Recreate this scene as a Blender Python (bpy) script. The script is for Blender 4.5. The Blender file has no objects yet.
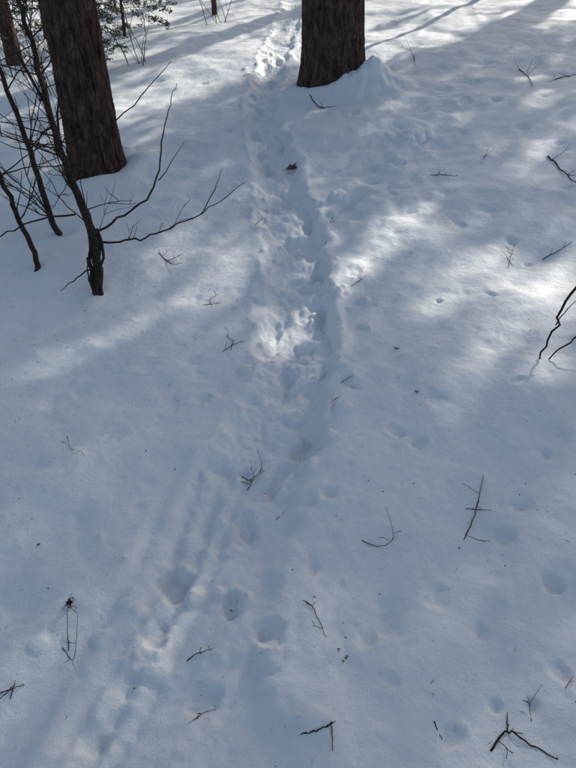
import bpy, math, random
import numpy as np
from mathutils import Vector
random.seed(7); rng=np.random.default_rng(11)
AZ=math.radians(37); EL=math.radians(30)
SUN=np.array([math.sin(AZ)*math.cos(EL),math.cos(AZ)*math.cos(EL),math.sin(EL)])

# ---------------------------------------------------------------- noise
def _h(ix,iy,s):
    n=(ix.astype(np.int64)*374761393+iy.astype(np.int64)*668265263+s*974634777)&0x7fffffff
    n=((n^(n>>13))*1274126177)&0x7fffffff
    n=n^(n>>16)
    return (n&0xffff)/65535.0*2*np.pi
def perlin(x,y,s=0):
    xi=np.floor(x);yi=np.floor(y);fx=x-xi;fy=y-yi
    u=fx*fx*fx*(fx*(fx*6-15)+10);v=fy*fy*fy*(fy*(fy*6-15)+10)
    def g(dx,dy):
        a=_h(xi+dx,yi+dy,s);return np.cos(a)*(fx-dx)+np.sin(a)*(fy-dy)
    a=g(0,0)+(g(1,0)-g(0,0))*u;b=g(0,1)+(g(1,1)-g(0,1))*u
    return (a+(b-a)*v)*1.5
def sstep(a,b,t):
    t=np.clip((t-a)/(b-a),0,1);return t*t*(3-2*t)

# ---------------------------------------------------------------- terrain
TY=[-6,-.5,.62,.90,1.16,1.46,1.84,2.22,2.80,3.64,4.95,5.9,7.58,9.55,14,25]
TX=[-.6,-.3,-.27,-.26,-.22,-.13,.01,.05,.04,-.02,-.18,-.23,-.11,.03,.4,1.5]
TWD=[.27,.28,.29,.25,.225,.205,.17,.155,.165,.155,.14,.14,.15,.17,.2,.2]
prints=[]
r2=random.Random(3)
for (x,y,l,w,d,a) in [(-.33,1.10,.060,.050,.050,20),(-.16,1.03,.045,.026,.030,0),(-.05,.94,.055,.045,.024,10),(-.36,.95,.055,.05,.020,20),
  (-.13,1.30,.08,.032,.024,15),(.05,1.63,.09,.036,.038,-25),(-.04,1.50,.08,.034,.030,-20),(-.08,2.38,.085,.045,.040,0),
  (.15,2.45,.11,.034,.042,0),(-.01,2.02,.09,.04,.034,-10),(.16,2.01,.11,.030,.044,-5),(.01,3.18,.10,.045,.042,5),(.17,2.88,.13,.036,.044,0),
  (-.02,3.79,.12,.05,.042,8),(.13,3.41,.11,.042,.040,0),(-.16,4.33,.12,.05,.042,10),(-.02,4.69,.11,.05,.04,8),(-.26,5.61,.12,.05,.045,5),(-.15,6.37,.12,.05,.045,0),
  (-.28,4.95,.11,.045,.04,5),(-.1,7.1,.14,.06,.045,-5),(-.22,6.9,.14,.06,.04,0),(-.02,7.9,.14,.06,.04,-5),(-.22,.79,.05,.045,.014,20),(-.47,.70,.04,.035,.012,30),
  (.93,4.46,.10,.07,.030,-30),(.70,4.05,.11,.06,.034,-35),(.36,3.50,.12,.06,.038,-35),
  (.52,3.82,.10,.05,.03,-50),(1.21,4.95,.11,.06,.022,-20),(1.62,5.75,.13,.08,.022,-40),(1.4,5.2,.10,.06,.02,-30),
  (.39,1.64,.05,.028,.014,60),(.63,1.20,.04,.032,.014,70),(.72,1.04,.032,.028,.015,0),(.37,.67,.034,.028,.014,0),
  (.33,2.75,.06,.04,.014,0),(.50,.92,.03,.022,.009,0),(.25,.80,.03,.02,.008,40),(.85,1.5,.035,.03,.012,0),(.66,.80,.03,.025,.010,20)]:
    prints.append((x,y,l,w,d,math.radians(a)))
for i in range(50):
    y=.7+5.0*r2.random()**1.2; x=r2.uniform(-.3,1)*(.4+.45*y)
    k=(1+.25*y)
    prints.append((x,y,r2.uniform(.014,.034)*k,r2.uniform(.012,.024)*k,r2.uniform(.004,.011)*k,r2.uniform(-1.5,1.5)))
dimples=[]
for i in range(1200):
    y=.45+6.5*r2.random()**1.3; x=r2.uniform(-1,1)*(.55+.55*y)
    rad=r2.choice([.005,.007,.009,.012,.018,.03])*(1+.15*y)
    dimples.append((x,y,rad,r2.uniform(.12,.34)*rad*r2.choice([-1,-1,-1,.8])))
clods=[]
for i in range(420):
    y=.55+7*r2.random()**1.05; cx=np.interp(y,TY,TX); w=np.interp(y,TY,TWD)
    x=cx+r2.gauss(0,.75)*w
    rad=r2.choice([.005,.007,.011,.018,.022])*r2.uniform(.8,1.3)*(1+.12*y)
    clods.append((x,y,rad,rad*r2.uniform(.3,.75)*(.55+.45*float(sstep(1,2,y)))*(1-.45*float(sstep(3,6,y)))))
for i in range(70):
    y=.6+6*r2.random()**1.2; x=r2.uniform(-1,1)*(.4+.5*y)
    rad=r2.uniform(.005,.012)*(1+.12*y)
    clods.append((x,y,rad,rad*r2.uniform(.3,.7)))
for (x,y,rad,hh) in [(-.36,.89,.05,.018),(-.06,.87,.045,.018),(-.27,1.06,.030,.024),(-.30,1.15,.030,.020),(.06,1.52,.045,.022),(.10,1.72,.05,.024),(-.18,1.22,.03,.012),(-.02,1.42,.03,.014),
   (-.12,1.04,.022,.018),(-.2,1.08,.018,.012),(.08,2.25,.05,.026),(.3,3.6,.07,.03),(.6,4.0,.08,.03),(.85,4.5,.1,.03),(.02,1.80,.04,.018)]:
    clods.append((x,y,rad,hh))
TREES_NEAR=[(-1.33,4.36,.18),(.42,6.01,.27)]
def H(x,y):
    x=np.asarray(x,float);y=np.asarray(y,float)
    r=np.hypot(x,y-4)
    far=sstep(10,40,r)
    z=.1*y+.08*x
    z=z+far*(perlin(x*.03,y*.03,5)*2.2+perlin(x*.09,y*.09,6)*.6)
    z=z+perlin(x*.9,y*.9,1)*.035+perlin(x*2.3,y*2.3,2)*.018+perlin(x*6,y*6,3)*.008
    near=1-sstep(8,14,r)
    z=z+near*(perlin(x*13,y*13,4)*.0032+perlin(x*30,y*30,9)*.0014)
    # disturbed crust on the right of the trail
    dist=np.exp(-(((x-.75-.35*(y-4.2))/.38)**2))*np.exp(-((y-4.2)/1.4)**2)
    z=z+dist*(perlin(x*5,y*5,81)*.030+perlin(x*11,y*11,82)*.015)
    # trail trough
    wx=perlin(x*4,y*4,21)*.045+perlin(x*13,y*13,22)*.015
    cx=np.interp(y,TY,TX);w=np.interp(y,TY,TWD)
    sd_=(x-cx+wx)/w
    d=np.abs(sd_)
    fade=.55+.45*sstep(1.1,2.0,y)
    up=1-.4*sstep(4,7,y)
    edge=np.where(sd_>0,1-sstep(.68,1.05,d),1-sstep(.35,1.25,d))   # right bank steeper, left bank slumped
    t=edge*(1-sstep(14,22,y))
    z=z-t*.062*fade*up+.008*np.exp(-((d-1.2)/.18)**2)*(1-sstep(14,22,y))*(1+perlin(x*6,y*6,25))*fade
    ch=perlin(x*7,y*7,34)*.018+perlin(x*12,y*12,31)*.011+np.abs(perlin(x*20,y*20,32))*.012+perlin(x*44,y*44,33)*.0035
    z=z+near*(1-sstep(.65,1.45,d))*ch*fade*up
    # sliding grooves swinging away on the left of the trail, foreground
    gy=(y-1.5)/.9
    for off,dep in ((-.02,.018),(.05,.022),(.13,.016),(.22,.011)):
        gx=-.16-off+ .30*gy - .05*np.sin(gy*3)
        z=z-dep*np.exp(-((x-gx+perlin(x*2,y*2,41)*.03)/.024)**2)*sstep(1.66,1.3,y)*sstep(.3,.6,y)
    for (px,py,l,wd,dp,a) in prints:
        m=(np.abs(x-px)<.4)&(np.abs(y-py)<.4)
        if not m.any(): continue
        dx=x[m]-px;dy=y[m]-py
        f=dx*math.sin(-a)+dy*math.cos(a);s=dx*math.cos(a)+dy*math.sin(a)
        q=np.sqrt((f/l)**2+(s/wd)**2)+perlin(x[m]*11,y[m]*11,51)*.45+perlin(x[m]*26,y[m]*26,53)*.25+perlin(x[m]*55,y[m]*55,52)*.10
        z[m]+=-dp*(1-sstep(.4,1.12,q))*(1-.35*f/l)
    for (px,py,rad,dp) in dimples:
        m=(np.abs(x-px)<rad*2.2)&(np.abs(y-py)<rad*2.2)
        if m.any():
            q=((x[m]-px)**2+(y[m]-py)**2)/rad**2*(1+.6*perlin(x[m]*30,y[m]*30,62));z[m]+=dp*np.exp(-np.abs(q)**1.3)
    for (px,py,rad,hh) in clods:
        m=(np.abs(x-px)<rad*1.8)&(np.abs(y-py)<rad*1.8)
        if m.any():
            q=((x[m]-px)**2+(y[m]-py)**2)/rad**2*(1+.9*perlin(x[m]*.5/rad,y[m]*.5/rad,61))
            z[m]+=hh*np.sqrt(np.clip(1-q,0,1))*(1+.3*perlin(x[m]*60,y[m]*60,63))
    # snow banked round trunks
    for (tx,ty,tr) in TREES_NEAR:
        rr=np.hypot(x-tx,y-ty)
        z=z+.05*np.exp(-((rr-tr-.12)/.14)**2)*(1+.5*perlin(x*5,y*5,73))
    rr=((x-.66)/.27)**2+((y-5.80)/.28)**2
    z=z+.165*np.exp(-rr*1.2)*(1+.45*perlin(x*6,y*6,71)+.25*perlin(x*15,y*15,72))
    rr=((x-.95)/.3)**2+((y-5.9)/.25)**2
    z=z+.05*np.exp(-rr)
    rr=((x-.25)/.35)**2+((y-5.7)/.2)**2
    z=z+.04*np.exp(-rr)
    return z
def h1(x,y): return float(H(np.array([x]),np.array([y]))[0])

def axis(parts,end,grow=1.16):
    v=[];
    for a,b,s in parts: v+=list(np.arange(a,b,s))
    v.append(parts[-1][1]); s=parts[-1][2]
    while v[-1]<end: s*=grow; v.append(v[-1]+s)
    return v
xp=axis([(0,1.0,.0075),(1.0,2.6,.017),(2.6,5,.04)],320)
xs=np.array([-a for a in xp[:0:-1]]+xp)
yp=axis([(.45,2.2,.0065),(2.2,4.5,.012),(4.5,9.5,.026),(9.5,13,.06)],340)
yb=axis([(0,1,.05)],200)
ys=np.array([.45-a for a in yb[:0:-1]]+yp)
X,Y=np.meshgrid(xs,ys)
Z=H(X.ravel(),Y.ravel())
nx,ny=len(xs),len(ys)
co=np.stack([X.ravel(),Y.ravel(),Z],1).astype(np.float32)
ii=(np.arange(ny-1)[:,None]*nx+np.arange(nx-1)[None,:]).ravel()
faces=np.stack([ii,ii+1,ii+1+nx,ii+nx],1).astype(np.int32)
def mesh_np(name,co,faces,mat,smooth=True):
    me=bpy.data.meshes.new(name);n=faces.shape[1]
    me.vertices.add(len(co));me.vertices.foreach_set("co",np.asarray(co,np.float32).ravel())
    me.loops.add(faces.size);me.loops.foreach_set("vertex_index",faces.astype(np.int32).ravel())
    me.polygons.add(len(faces));me.polygons.foreach_set("loop_start",np.arange(0,faces.size,n,dtype=np.int32))
    me.polygons.foreach_set("loop_total",np.full(len(faces),n,dtype=np.int32))
    me.update(calc_edges=True);me.validate()
    me.polygons.foreach_set("use_smooth",np.full(len(me.polygons),smooth))
    me.materials.append(mat)
    ob=bpy.data.objects.new(name,me);bpy.context.collection.objects.link(ob);return ob

# ---------------------------------------------------------------- materials
def mat(name):
    m=bpy.data.materials.new(name);m.use_nodes=True
    return m,m.node_tree.nodes,m.node_tree.links,m.node_tree.nodes["Principled BSDF"]
def ramp(N,cols):
    r=N.new("ShaderNodeValToRGB");e=r.color_ramp.elements
    e[0].position,e[0].color=cols[0][0],(*cols[0][1],1);e[1].position,e[1].color=cols[-1][0],(*cols[-1][1],1)
    for p,c in cols[1:-1]:
        k=e.new(p);k.color=(*c,1)
    return r
def snow_mat():
    m,N,L,B=mat("snow")
    tc=N.new("ShaderNodeTexCoord")
    n=N.new("ShaderNodeTexNoise");n.inputs["Scale"].default_value=1.6;n.inputs["Detail"].default_value=5
    L.new(tc.outputs["Object"],n.inputs["Vector"])
    r=ramp(N,[(.3,(.88,.905,.90)),(.7,(.92,.94,.935))]);L.new(n.outputs[0],r.inputs[0])
    sp=N.new("ShaderNodeTexNoise");sp.inputs["Scale"].default_value=55;sp.inputs["Detail"].default_value=3
    L.new(tc.outputs["Object"],sp.inputs["Vector"])
    rs=ramp(N,[(.66,(1,1,1)),(.80,(.62,.58,.52))]);L.new(sp.outputs[0],rs.inputs[0])
    mx=N.new("ShaderNodeMixRGB");mx.blend_type='MULTIPLY';mx.inputs[0].default_value=.6
    L.new(r.outputs[0],mx.inputs[1]);L.new(rs.outputs[0],mx.inputs[2]);L.new(mx.outputs[0],B.inputs["Base Color"])
    B.inputs["Roughness"].default_value=.6;B.inputs["Specular IOR Level"].default_value=.3
    g=N.new("ShaderNodeTexNoise");g.inputs["Scale"].default_value=170;g.inputs["Detail"].default_value=4;g.inputs["Roughness"].default_value=.8
    L.new(tc.outputs["Object"],g.inputs["Vector"])
    g2=N.new("ShaderNodeTexNoise");g2.inputs["Scale"].default_value=38;g2.inputs["Detail"].default_value=5
    L.new(tc.outputs["Object"],g2.inputs["Vector"])
    b=N.new("ShaderNodeBump");b.inputs["Strength"].default_value=.8;b.inputs["Distance"].default_value=.005
    b2=N.new("ShaderNodeBump");b2.inputs["Strength"].default_value=.6;b2.inputs["Distance"].default_value=.009
    L.new(g.outputs[0],b.inputs["Height"]);L.new(g2.outputs[0],b2.inputs["Height"])
    L.new(b2.outputs[0],b.inputs["Normal"]);L.new(b.outputs[0],B.inputs["Normal"])
    return m
def bark_mat(name,c0,c1,c2,sc=1.0):
    m,N,L,B=mat(name)
    tc=N.new("ShaderNodeTexCoord");mp=N.new("ShaderNodeMapping");mp.inputs["Scale"].default_value=(14*sc,14*sc,5*sc)
    L.new(tc.outputs["Object"],mp.inputs[0])
    n=N.new("ShaderNodeTexNoise");n.inputs["Scale"].default_value=1.7;n.inputs["Detail"].default_value=9;n.inputs["Roughness"].default_value=.7
    L.new(mp.outputs[0],n.inputs["Vector"])
    r=ramp(N,[(.36,c0),(.52,c1),(.70,c2)]);L.new(n.outputs[0],r.inputs[0]);L.new(r.outputs[0],B.inputs["Base Color"])
    b=N.new("ShaderNodeBump");b.inputs["Strength"].default_value=.9;b.inputs["Distance"].default_value=.015
    L.new(n.outputs[0],b.inputs["Height"]);L.new(b.outputs[0],B.inputs["Normal"])
    B.inputs["Roughness"].default_value=.9;B.inputs["Specular IOR Level"].default_value=.2
    return m
def leaf_mat(name,a,b_):
    m,N,L,B=mat(name)
    tc=N.new("ShaderNodeTexCoord");n=N.new("ShaderNodeTexNoise");n.inputs["Scale"].default_value=2.5;n.inputs["Detail"].default_value=3
    L.new(tc.outputs["Object"],n.inputs["Vector"]);r=ramp(N,[(.35,a),(.65,b_)]);L.new(n.outputs[0],r.inputs[0])
    L.new(r.outputs[0],B.inputs["Base Color"]);B.inputs["Roughness"].default_value=.6
    return m
SNOW=snow_mat()
BARK=bark_mat("pine_bark",(.022,.013,.010),(.095,.055,.043),(.18,.115,.090))
TWIG=bark_mat("twig_bark",(.016,.011,.009),(.055,.036,.028),(.11,.075,.056),4)
NEEDLE=leaf_mat("pine_needles",(.03,.055,.02),(.06,.10,.035))
HEML=leaf_mat("hemlock_needles",(.035,.06,.038),(.07,.10,.06))
DEAD=leaf_mat("dead_leaf",(.06,.03,.018),(.13,.07,.04))

ground=mesh_np("snow_ground",co,faces,SNOW)

# ---------------------------------------------------------------- tubes
class Geo:
    def __init__(s): s.v=[];s.f=[];s.n=0
    def tube(s,pts,rad,sides=6,sub=4,jit=0.0,rnd=random):
        P=[np.array(p,float) for p in pts]
        if len(P)>2 or sub>1:
            Q=[];R=[]
            E=[2*P[0]-P[1]]+P+[2*P[-1]-P[-2]]
            for i in range(1,len(E)-2):
                for k in range(sub):
                    t=k/sub;a,b,c,d=E[i-1:i+3]
                    Q.append(.5*((2*b)+(-a+c)*t+(2*a-5*b+4*c-d)*t*t+(-a+3*b-3*c+d)*t**3));R.append((i-1+t)/(len(P)-1))
            Q.append(P[-1]);R.append(1.)
        else: Q=P;R=[0.,1.]
        if callable(rad): rs=[rad(t) for t in R]
        else: rs=[rad[0]+(rad[1]-rad[0])*t for t in R]
        Q=np.array(Q)
        if jit: Q[1:-1]+=np.array([[rnd.gauss(0,jit) for _ in range(3)] for _ in range(len(Q)-2)]).reshape(-1,3)
        T=np.gradient(Q,axis=0);T/=np.linalg.norm(T,axis=1)[:,None]+1e-9
        up=np.array([.13,.31,.94]) if abs(T[0][2])<.8 else np.array([1,.1,0.])
        base=s.n
        for i in range(len(Q)):
            a=np.cross(T[i],up);a/=np.linalg.norm(a)+1e-9;b=np.cross(T[i],a)
            for k in range(sides):
                th=2*math.pi*k/sides
                s.v.append(Q[i]+rs[i]*(math.cos(th)*a+math.sin(th)*b))
        for i in range(len(Q)-1):
            for k in range(sides):
                k2=(k+1)%sides
                s.f.append((base+i*sides+k,base+i*sides+k2,base+(i+1)*sides+k2,base+(i+1)*sides+k))
        s.v.append(Q[-1]+T[-1]*rs[-1]);s.n=len(s.v)
        for k in range(sides): s.f.append((base+(len(Q)-1)*sides+k,base+(len(Q)-1)*sides+(k+1)%sides,s.n-1))
        return Q
    def tri(s,a,b,c):
        s.v+= [a,b,c];s.f.append((s.n,s.n+1,s.n+2));s.n+=3
    def obj(s,name,m,smooth=True,parent=None):
        me=bpy.data.meshes.new(name);me.from_pydata([tuple(map(float,p)) for p in s.v],[],s.f);me.materials.append(m)
        if smooth: me.polygons.foreach_set("use_smooth",[True]*len(me.polygons))
        ob=bpy.data.objects.new(name,me);bpy.context.collection.objects.link(ob)
        if parent: ob.parent=parent
        return ob

# ---------------------------------------------------------------- canopy gaps, cut along sun rays so flecks land at chosen ground spots
FLECK=[(.48,2.95,.66,.13,1.),(1.22,2.42,.28,.22,.85),(1.4,2.8,.25,.22,.7),(-1.18,2.10,.25,.13,.5),(-.42,2.05,.40,.09,.35),(0.02,1.27,.26,.08,.4),
       (.02,2.42,.12,.08,.8),(.89,5.16,.40,.12,.7),(-.6,7.2,2.4,.46,1.),(1.7,8.05,1.9,.42,1.),(-.15,7.3,1.6,.36,1.),(-2.0,8.2,2.1,.5,1.),(.3,8.9,1.9,.7,1.),
       (-1.9,6.6,1.2,.2,.9)]
def lit(gx,gy):
    q=gx*math.cos(AZ)-gy*math.sin(AZ);p=gx*math.sin(AZ)+gy*math.cos(AZ)
    best=.31+.22*perlin(q*1.1,p*.45,55)-.16*np.exp(-((gy-4.3)/1.1)**2)*sstep(1.6,.2,gx)-.10*np.exp(-((gy-4.6)/1.4)**2)*sstep(.5,1.2,gx)
    for (cx,cy,a,b,s) in FLECK:
        dx=gx-cx;dy=gy-cy
        pp=dx*math.sin(AZ)+dy*math.cos(AZ);qq=dx*math.cos(AZ)-dy*math.sin(AZ)
        best=np.maximum(best,s*(1-sstep(.8,1.4,np.sqrt((pp/a)**2+(qq/b)**2))))
    st=perlin(q*1.7,p*.22,77)
    best=np.maximum(best,sstep(-.25,-.02,st)*sstep(6.0,7.2,gy-.35*np.maximum(gx-.5,0))*1.)
    best=np.maximum(best,sstep(7.8,9.2,gy)*1.)
    return np.clip(best,0,1)
def ground_hit(P):
    num=P[:,2]-.1*P[:,1]-.08*P[:,0];den=SUN[2]-.1*SUN[1]-.08*SUN[0]
    t=num/den;return P[:,0]-t*SUN[0],P[:,1]-t*SUN[1]

def needles(centers,n,size,wid,spread,rnd,carve=True):
    C=np.repeat(centers,n,axis=0)
    C=C+rnd.normal(0,spread,C.shape)*np.array([1,1,.6])
    if carve:
        gx,gy=ground_hit(C);k=rnd.random(len(C))>lit(gx,gy)*1.02;C=C[k]
    d=rnd.normal(0,1,C.shape);d[:,2]*=.7;d/=np.linalg.norm(d,axis=1)[:,None]
    e=rnd.normal(0,1,C.shape);e=np.cross(d,e);e/=np.linalg.norm(e,axis=1)[:,None]
    L=(size*rnd.uniform(.6,1.3,len(C)))[:,None]
    V=np.stack([C-d*L*.5,C+e*wid*.5,C+d*L*.5,C-e*wid*.5],1).reshape(-1,3)
    F=np.arange(len(V)).reshape(-1,4)
    return V,F
def trunk_mesh(name,x,y,r,height,lean,seed,parent=None,fine=True):
    z0=h1(x,y)-.35
    zs=np.concatenate([np.arange(0,2.6,.009 if fine else .4),np.linspace(2.6,height,40 if fine else 14)])
    na=300 if fine else 12
    th=np.linspace(0,2*np.pi,na,endpoint=False)
    TH,ZZ=np.meshgrid(th,zs)
    tp=np.clip(1-ZZ/height,0.03,1)**.8
    rr=r*tp*(1+.22*np.exp(-np.maximum(ZZ-.35,0)/.16))
    if fine:
        cxn=np.cos(TH)*r*16;cyn=np.sin(TH)*r*16
        wv=perlin(cxn*.8,ZZ*2.2+cyn*.7,seed+7)*.5
        n1=np.abs(perlin(cxn*1.6+ZZ*.5+wv,cyn*1.6+ZZ*2.2,seed))
        n2=np.abs(perlin(cxn*3.1+seed+wv,cyn*3.1+ZZ*6,seed+1))
        n3=perlin(cxn*6,cyn*6+ZZ*22,seed+2)
        n4=perlin(cxn*12,cyn*12+ZZ*50,seed+3)
        plate=np.minimum(n1*3.2,1)*.6+np.minimum(n2*3,1)*.4
        rr=rr+ (plate-.7)*.028+n3*.0045+n4*.002
        rr=rr*(1+.03*np.cos(3*TH+seed))
    lx=lean[0]*np.tanh(ZZ/2.)*2; ly=lean[1]*np.tanh(ZZ/2.)*2
    V=np.stack([x+lx+rr*np.cos(TH),y+ly+rr*np.sin(TH),z0+ZZ],-1).reshape(-1,3)
    m=len(zs);I=np.arange(m-1)[:,None]*na;K=np.arange(na)[None,:];K2=(K+1)%na
    F=np.stack([I+K,I+K2,I+na+K2,I+na+K],-1).reshape(-1,4)
    ob=mesh_np(name,V,F,BARK)
    if parent: ob.parent=parent
    return ob
def pine(x,y,r,height,cb,cr,seed,lean=(0,0),fine=False,nleaf=9,carve=True,name="pine_tree",whorls=22):
    rnd=np.random.default_rng(seed);pr=random.Random(seed)
    e=bpy.data.objects.new(name,None);bpy.context.collection.objects.link(e)
    trunk_mesh("trunk",x,y,r,height,lean,seed,e,fine)
    z0=h1(x,y)-.35;g=Geo();cen=[]
    for i in range(whorls):
        t=i/(whorls-1);z=z0+cb+(height-cb)*t*.97
        L=cr*(1-t)**.7*(.65+.35*min(1,t*6))+.25
        for k in range(4):
            a=pr.uniform(0,2*math.pi);l=L*pr.uniform(.7,1.15)
            p0=np.array([x+2*lean[0],y+2*lean[1],z]);dr=np.array([math.cos(a),math.sin(a),0])
            pts=[p0,p0+dr*l*.5+np.array([0,0,.10*l]),p0+dr*l+np.array([0,0,.05*l+pr.uniform(-.2,.2)])]
            g.tube(pts,(.024*(1-t)+.009,.005),5,3,.03,pr)
            side=np.array([-dr[1],dr[0],0])
            m=max(4,int(l*6))
            for j in range(m):
                s=.25+.75*(j+.5)/m
                c=p0+dr*l*s+np.array([0,0,.08*l])
                cen.append(c+side*pr.uniform(-.5,.5)*l*.45*(1.2-s)+np.array([0,0,pr.uniform(-.12,.12)]))
    for k in range(5):
        a=pr.uniform(0,6.28);z=z0+pr.uniform(2.4,cb)
        p0=np.array([x+2*lean[0],y+2*lean[1],z]);dr=np.array([math.cos(a),math.sin(a),.15]);l=pr.uniform(.4,1.2)
        g.tube([p0,p0+dr*l*.6,p0+dr*l+np.array([0,0,-.1])],(.018,.005),5,3,.02,pr)
    g.obj("limbs",BARK,parent=e)
    V,F=needles(np.array(cen),nleaf,.34,.10,.20,rnd,carve)
    ob=mesh_np("foliage",V,F,NEEDLE,False);ob.parent=e
    return e
pine(.42,6.01,.268,17,8,2.2,5,(-.045,0),True,4)
pine(-1.33,4.36,.172,15,8,1.9,9,(-.01,0),True,4)
# out-of-view pines added towards the sun, placed to shade the foreground
def pq(p,q): return p*math.sin(AZ)+q*math.cos(AZ), p*math.cos(AZ)-q*math.sin(AZ)
sd=20
for p,qs in ((14.5,(-8.5,-5.9,-2.9,.45,3.1,5.8)),(18.5,(-7.3,-5.7,-2.6,.5,2.2,4.6))):
    for q in qs:
        sd+=1;rr=random.Random(sd)
        x,y=pq(p+rr.uniform(-.8,.8),q+rr.uniform(-.12,.12))
        pine(x,y,rr.uniform(.14,.20),rr.uniform(13,15),rr.uniform(3.4,4.4),rr.uniform(2.5,2.9),sd,nleaf=6)

# distant forest all around, one object
def forest():
    rnd=np.random.default_rng(99);Vs=[];Fs=[];n=0;g=Geo()
    pr=random.Random(5)
    for i in range(90):
        a=pr.uniform(0,2*math.pi);d=pr.uniform(42,85);x=d*math.cos(a);y=d*math.sin(a)
        z=h1(x,y);hh=pr.uniform(10,15)
        if y>20: hh*=.7
        g.tube([(x,y,z-.3),(x+.1,y,z+hh*.5),(x,y,z+hh)],(.22,.03),6,1)
        cen=[]
        for j in range(40):
            t=pr.random();rad=2.6*(1-t)**.7*pr.uniform(.3,1);b=pr.uniform(0,6.28)
            cen.append((x+rad*math.cos(b),y+rad*math.sin(b),z+hh*(.25+.75*t)))
        V,F=needles(np.array(cen),6,.9,.35,.35,rnd,False)
        Vs.append(V);Fs.append(F+n);n+=len(V)
    ob=mesh_np("distant_forest",np.concatenate(Vs),np.concatenate(Fs),NEEDLE,False)
    t=g.obj("trunks",BARK,parent=ob)
forest()

# ---------------------------------------------------------------- bare sapling on the left
def sprout(g,p,d,l,r,pr,depth=0):
    d=np.array(d,float);d/=np.linalg.norm(d);p=np.array(p,float)
    n=4;pts=[p]
    for i in range(n):
        d=d+np.array([pr.gauss(0,.16),pr.gauss(0,.16),pr.gauss(.03,.12)]);d/=np.linalg.norm(d)
        pts.append(pts[-1]+d*l/n)
    g.tube(pts,(r,max(.0009,r*.4)),5,3,l*.004,pr)
    if depth<2:
        for k in range(pr.choice([1,2,2]) if depth==0 else pr.choice([0,1])):
            i=pr.choice([1,2,3]);dd=d+np.array([pr.gauss(0,.6),pr.gauss(0,.5),pr.gauss(.1,.5)])
            sprout(g,pts[i],dd,l*pr.uniform(.35,.6),r*.6,pr,depth+1)
pr=random.Random(12)
g=Geo()
main=[(-.955,2.75,.15),(-.965,2.87,.362),(-1.045,3.0,.548),(-1.146,3.156,.774),(-1.221,3.30,.98),(-1.28,3.445,1.186),(-1.357,3.589,1.391),(-1.42,3.76,1.64),(-1.5,3.9,2.1)]
g.tube(main,lambda t:.018*(1-t)**.9+.006,9,5,.006,pr)
g.tube([(-.985,2.76,.16),(-1.0,2.84,.30),(-.99,2.89,.383),(-1.085,3.07,.65),(-1.206,3.27,.939),(-1.397,3.474,1.227),(-1.6,3.675,1.515),(-1.8,3.9,1.9)],(.012,.005),8,5,.005,pr)
g.tube([(-.94,2.74,.15),(-.945,2.80,.26),(-.93,2.86,.35),(-.96,2.93,.45)],(.009,.006),8,5,.004,pr)
g.tube([(-.975,2.74,.17),(-.99,2.76,.24),(-1.0,2.80,.31)],(.006,.003),8,5,.003,pr)
br=[(-.96,2.89,.391),(-.819,2.897,.404),(-.693,2.908,.42),(-.518,2.955,.486),(-.367,2.998,.548),(-.216,3.064,.642)]
g.tube(br,(.0065,.0016),6,5,.004,pr)
g.tube([(-.44,2.97,.51),(-.37,3.04,.61),(-.33,3.10,.70)],(.003,.0012),5,4,.003,pr)
g.tube([(-.60,2.93,.45),(-.53,2.90,.50),(-.47,2.9,.52)],(.0025,.0011),5,4,.002,pr)
g.tube([(-.98,2.91,.42),(-.82,2.97,.51),(-.69,3.03,.59),(-.64,3.16,.77),(-.60,3.27,.94),(-.56,3.35,1.05)],(.007,.0016),6,5,.005,pr)
g.tube([(-.65,3.07,.65),(-.52,3.19,.81)],(.003,.001),5,4,.003,pr)
g.tube([(-1.10,3.08,.67),(-.97,3.19,.81),(-.74,3.32,1.0),(-.59,3.42,1.14)],(.006,.0015),6,5,.004,pr)
g.tube([(-1.15,3.16,.77),(-1.15,3.33,1.02),(-1.07,3.47,1.23),(-.97,3.59,1.39)],(.007,.002),6,5,.004,pr)
g.tube([(-1.07,2.97,.51),(-1.25,2.95,.49),(-1.45,2.91,.42),(-1.6,2.88,.40)],(.006,.002),6,5,.004,pr)
g.tube([(-.97,2.83,.30),(-1.06,2.78,.25),(-1.14,2.74,.20)],(.005,.0015),5,4,.003,pr)
for k in range(64):
    i=pr.choice([1,2,2,3,3,4,4,5,5,6,6]);f=pr.random()
    a=np.array(main[i]);b=np.array(main[i+1]);p=a+(b-a)*f
    sprout(g,p,(pr.uniform(-1,.9),pr.uniform(-.4,.5),pr.uniform(-.3,.9)),pr.uniform(.15,.5),pr.uniform(.002,.0045),pr)
for k in range(6):
    i=pr.choice([1,2,3]);f=pr.random();a=np.array(br[i]);b=np.array(br[i+1])
    sprout(g,a+(b-a)*f,(pr.uniform(.2,1),pr.uniform(-.3,.5),pr.uniform(-.1,.9)),pr.uniform(.05,.15),.0017,pr,1)
g.obj("bare_sapling",TWIG)
g=Geo()
s2=[(-1.37,3.02,.14),(-1.37,3.08,.22),(-1.47,3.22,.39),(-1.58,3.36,.59),(-1.80,3.63,.97),(-2.0,3.9,1.5)]
g.tube(s2,(.016,.010),8,5,.004,pr)
for k in range(10): 
    p=np.array(s2[pr.choice([2,3,4])]);sprout(g,p,(pr.uniform(-1,1),pr.uniform(-.5,.5),pr.uniform(0,.9)),pr.uniform(.2,.5),.004,pr)
g.obj("bare_sapling",TWIG)
g=Geo()
s3=[(-1.34,3.42,.18),(-1.38,3.43,.34),(-1.50,3.65,.65),(-1.63,3.85,.94),(-1.85,4.15,1.37),(-2.0,4.3,1.9)]
g.tube(s3,(.020,.009),8,5,.005,pr)
for k in range(18):
    p=np.array(s3[pr.choice([1,2,3,4])]);sprout(g,p,(pr.uniform(-1,1),pr.uniform(-.5,.5),pr.uniform(-.1,.9)),pr.uniform(.25,.6),.0045,pr)
g.obj("bare_sapling",TWIG)
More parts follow.
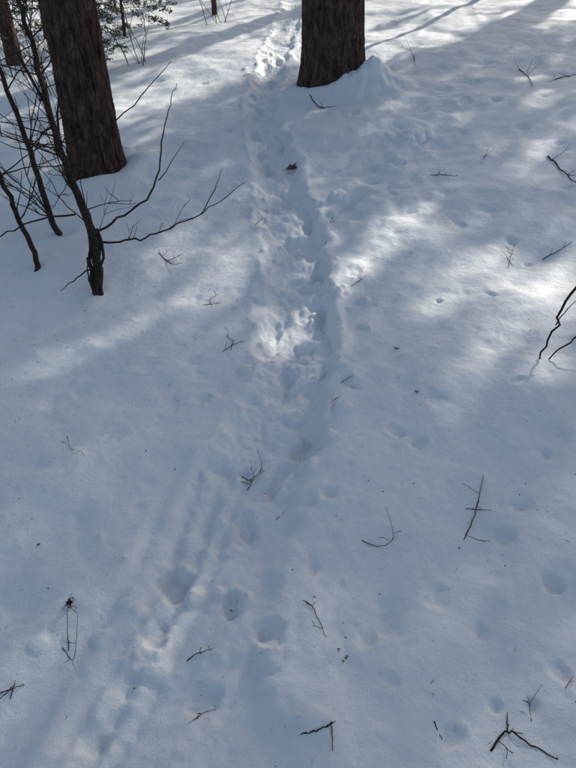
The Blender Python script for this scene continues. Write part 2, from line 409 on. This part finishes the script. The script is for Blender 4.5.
# right edge sapling leaning in
g=Geo()
g.tube([(1.62,2.35,h1(1.62,2.35)-.05),(1.5,2.3,.62),(1.3,2.22,.62),(1.12,2.13,.53),(1.035,2.04,.40),(.974,1.966,.285)],(.009,.0032),7,5,.005,pr)
g.tube([(1.45,2.27,.60),(1.28,2.12,.47),(1.13,2.02,.377),(1.01,1.966,.29)],(.006,.0026),6,5,.004,pr)
g.tube([(1.035,2.04,.40),(1.05,2.03,.46),(1.10,2.05,.52)],(.003,.0012),5,4,.002,pr)
for k in range(6): sprout(g,(1.4+.1*pr.random(),2.27,.6),(pr.uniform(-.2,1),pr.uniform(-.5,.5),.8),.4,.004,pr)
g.obj("bare_sapling",TWIG)

# ---------------------------------------------------------------- twigs lying on / poking out of the snow (centimetres)
TWIGS=dict(
 a=([(15,570),(25,539),(38,532)],.0045,0),b=([(-16,154),(-13,150),(-9,153),(-11,162)],.0013,1),b2=([(-14,147),(-12,150),(-13,157)],.0012,1),b3=([(-16,150),(-13,149),(-8,151)],.0011,1),
 c=([(50,117),(57,128),(63,142)],.0017,0),c2=([(55,131),(62,129)],.0013,0),d=([(22,121),(27,118),(31,120),(30,129)],.0012,1),
 e=([(5,101),(7,98),(10,91)],.0014,0),f=([(-29,87),(-24,89),(-20,90)],.0015,0),g=([(-24,72),(-21,75),(-18,76)],.0011,0),
 h=([(3,68),(7,68),(10,69),(10,64)],.0018,0),h2=([(9,69),(11,70)],.0013,0),i=([(45,63),(50,67),(54,64),(59,61)],.0024,0),i2=([(50,67),(51,71)],.0016,0),
 j=([(34,70),(35,66)],.0017,0),k=([(-60,91),(-56,88),(-57,98)],.0011,1),k1=([(-58,90),(-60,97),(-61,103)],.0011,1),
 l=([(-75,80),(-71,81),(-68,82)],.0016,0),l2=([(-70,79),(-70,83)],.0013,0),l3=([(-73,79),(-70,82)],.0011,0),
 m=([(209,610),(205,570),(198,538)],.0040,0),n=([(216,553),(232,569),(246,574)],.0050,0),o=([(168,404),(169,383),(170,357)],.0045,0),
 p=([(89,384),(97,383),(105,381)],.0026,0),q=([(124,398),(134,421)],.0022,0),r=([(131,739),(121,641)],.004,0),
 s=([(56,69),(57,73),(60,76)],.0008,1),t=([(66,76),(69,79)],.0009,0),u=([(-81,170),(-75,158),(-71,159)],.0008,1),
 v=([(-28,218),(-24,222),(-19,225)],.0016,0),v2=([(-25,215),(-24,225),(-27,230)],.0012,0),w=([(-41,259),(-32,259)],.0014,0),w2=([(-36,256),(-38,264),(-34,268)],.0011,0),
 x=([(-72,316),(-63,302),(-56,297)],.0024,1),x2=([(-66,305),(-58,310)],.002,1),y=([(107,273),(116,294)],.0012,1),y2=([(110,275),(108,290)],.0011,1),z=([(126,280),(143,290)],.0022,0),
 aa=([(20,189),(25,191)],.0013,0),bb=([(20,309),(25,332)],.0018,1),cc=([(19,181),(15,176)],.0009,0),dd=([(-4,133),(-1,136)],.0009,0),
 ee=([(-9,86),(-5,87)],.0010,0),gg=([(-19,335),(-15,350),(-12,362)],.0016,0),hh=([(30,262),(38,268)],.0011,0))
pr=random.Random(4)
for k,(pts,r,up) in TWIGS.items():
    g=Geo();P=[]
    for i,(x,y) in enumerate(pts):
        x/=100;y/=100
        lift=r*1.3+.0015 if not up else r*.5+ (0 if i==0 else .012*i)
        if i==0: lift=-r*.4
        P.append((x,y,h1(x,y)+lift))
    Q=g.tube(P,(r*1.15,r*.5),6,7,r*.6,pr)
    L=np.linalg.norm(np.array(P[-1])-np.array(P[0]))
    for j in range(3 if L>.06 else 1):
        q=Q[pr.randrange(2,len(Q)-1)]
        d=np.array([pr.uniform(-1,1),pr.uniform(-1,1),pr.uniform(.1,.8)])
        sprout(g,q,d,L*pr.uniform(.1,.3),r*.45,pr,1)
    q=Q[-1];g.tube([q,q+np.array([.0,r*1.2,r])],(r*.8,r*.4),5,2)
    g.obj("fallen_twig",TWIG)
# dead leaf
g=Geo()
lz=h1(.04,4.25)+.012
pts=[(-.05,0),(-.02,.025),(.0,.015),(.03,.03),(.05,.012),(.075,.02),(.055,-.005),(.06,-.02),(.02,-.012),(-.01,-.022)]
for i in range(len(pts)):
    a=pts[i];b=pts[(i+1)%len(pts)]
    f=lambda p:np.array([.03+p[0]*.95,4.25+p[1]*1.8+p[0]*.9,lz+.012+abs(p[1])*.8])
    g.tri(np.array([.04,4.26,lz]),f(a),f(b))
g.tube([(.08,4.30,lz+.02),(.11,4.34,lz+.03)],(.002,.001),5,3)
g.obj("dead_leaf",DEAD,False)
# small seed head on stalk at lower left
g=Geo()
x,y=-.61,1.03;z=h1(x,y)
for k in range(60):
    c=np.array([x+pr.gauss(0,.004),y+pr.gauss(0,.006),z+.012+pr.gauss(0,.005)])
    d=np.array([pr.gauss(0,1),pr.gauss(0,1),pr.gauss(0,1)]);d/=np.linalg.norm(d);e=np.cross(d,[.3,.5,.8])
    g.tri(c-d*.005,c+d*.005,c+e*.006)
g.obj("seed_head",TWIG,False)
# litter: needles, bark flakes, hemlock seeds scattered on the snow
g=Geo();pts=[]
cl=[(pr.uniform(-1.2,1.4),.6+4*pr.random()) for _ in range(14)]
for i in range(900):
    if pr.random()<.35:
        c0=pr.choice(cl);x=c0[0]+pr.gauss(0,.18);y=max(.45,c0[1]+pr.gauss(0,.25))
    else:
        y=.45+6.5*pr.random()**1.4;x=pr.uniform(-1,1)*(.45+.5*y)
    pts.append((x,y))
A=np.array(pts);hz=H(A[:,0],A[:,1])
for (x,y),z in zip(pts,hz):
    s=pr.choice([.0007,.0009,.0012,.0016,.0025])*(1+.25*y) ;a=pr.uniform(0,6.28)
    d=np.array([math.cos(a),math.sin(a),pr.uniform(-.1,.2)]);e=np.array([-math.sin(a),math.cos(a),.1])
    c=np.array([x,y,z+.001])
    if pr.random()<.4: d*=4;e*=.3
    g.tri(c-d*s,c+e*s,c+d*s*.8);g.tri(c-d*s,c+d*s*.8,c-e*s*.7+np.array([0,0,.0006]))
for (x,y,s) in [(.48,1.82,.009),(.44,2.09,.012),(-.77,1.24,.006),(.15,.86,.006),(-.16,1.03,.004),(.13,.875,.005),(.14,.85,.004)]:
    c=np.array([x,y,h1(x,y)+.003])
    for k in range(4):
        a=pr.uniform(0,6.28);g.tri(c,c+s*np.array([math.cos(a),math.sin(a),.3]),c+s*np.array([math.cos(a+1.3),math.sin(a+1.3),.1]))
g.obj("forest_litter",TWIG,False)

# ---------------------------------------------------------------- background brush and hemlock saplings, top left
def hemlock(x,y,hh,cr,seed,n=12):
    rnd=np.random.default_rng(seed);pr=random.Random(seed);e=bpy.data.objects.new("hemlock_sapling",None);bpy.context.collection.objects.link(e)
    z=h1(x,y);g=Geo();cen=[]
    g.tube([(x,y,z-.1),(x+.03,y,z+hh*.5),(x,y,z+hh)],(.022,.004),7,4,.004,pr)
    for i in range(int(hh*16)):
        t=pr.random();zz=z+.12+t*(hh-.15);a=pr.uniform(0,6.28);l=cr*(1-t)**.6*pr.uniform(.6,1.1)+.08
        p0=np.array([x,y,zz]);dr=np.array([math.cos(a),math.sin(a),0])
        tip=p0+dr*l+np.array([0,0,-.22*l])
        g.tube([p0,p0+dr*l*.5+np.array([0,0,.02]),tip],(.004,.0015),5,3,.004,pr)
        m=int(l*16)+2
        for j in range(m):
            s=.15+.85*j/m;side=np.array([-dr[1],dr[0],0])*pr.uniform(-.3,.3)*l*(1.1-s)
            cen.append(p0+(tip-p0)*s+side+np.array([0,0,.02]))
    g.obj("stem",TWIG,parent=e)
    V,F=needles(np.array(cen),n,.07,.014,.03,rnd,False);ob=mesh_np("foliage",V,F,HEML,False);ob.parent=e
hemlock(-2.15,9.1,1.6,.75,1);hemlock(-3.3,9.4,1.9,.9,2);hemlock(-3.9,7.6,1.6,.8,4);hemlock(-2.8,11.5,2.2,1.0,6)
hemlock(-5.0,9.5,2.2,1.0,7);hemlock(-2.1,7.6,1.0,.5,8)
def brush(x,y,seed,n=9,hh=.9):
    pr=random.Random(seed);g=Geo()
    for k in range(n):
        bx=x+pr.gauss(0,.12);by=y+pr.gauss(0,.1)
        sprout(g,(bx,by,h1(bx,by)-.04),(pr.uniform(-.4,.4),pr.uniform(-.3,.3),1),hh*pr.uniform(.6,1.2),pr.uniform(.003,.0065),pr)
    g.obj("bare_shrub",TWIG)
for i,(x,y,n,hh) in enumerate([(-.85,9.4,6,.8),(-1.75,7.7,7,.9),(-2.3,6.5,8,.8),(-3.0,7.3,9,1.),(-2.5,5.2,7,.7),(-2.9,8.8,8,1.1)]):
    brush(x,y,40+i,n,hh)
for (x,y,r) in [(-1.05,10.1,.035),(-3.3,8.2,.09),(-4.6,10.5,.16),(2.62,9.6,.05)]:
    pine(x,y,r,6+r*40,3.5,1.6,int(90+x*3),nleaf=4,name="pine_tree",whorls=12)

# ---------------------------------------------------------------- light
w=bpy.data.worlds.new("World");bpy.context.scene.world=w;w.use_nodes=True
N=w.node_tree.nodes;sky=N.new("ShaderNodeTexSky");sky.sky_type='NISHITA';sky.sun_disc=False;sky.sun_elevation=EL;sky.sun_rotation=AZ
sky.air_density=1.0;sky.dust_density=3.0;sky.ozone_density=.8
w.node_tree.links.new(sky.outputs[0],N["Background"].inputs[0]);N["Background"].inputs[1].default_value=.15
sl=bpy.data.lights.new("sun",'SUN');sl.energy=5;sl.angle=math.radians(.5);sl.color=(1,.95,.86)
so=bpy.data.objects.new("sun",sl);bpy.context.collection.objects.link(so);so.rotation_euler=Vector(SUN).to_track_quat('Z','Y').to_euler();so.location=(10,14,20)
c=bpy.data.cameras.new("camera");co_=bpy.data.objects.new("camera",c);bpy.context.collection.objects.link(co_)
co_.location=(0,0,1.55);co_.rotation_euler=(math.radians(55),0,0)
c.sensor_fit='VERTICAL';c.sensor_height=24;c.lens=18.84;c.clip_start=.05;c.clip_end=1500
sc=bpy.context.scene;sc.camera=co_;sc.view_settings.view_transform='Standard';sc.view_settings.look='None';sc.view_settings.exposure=0
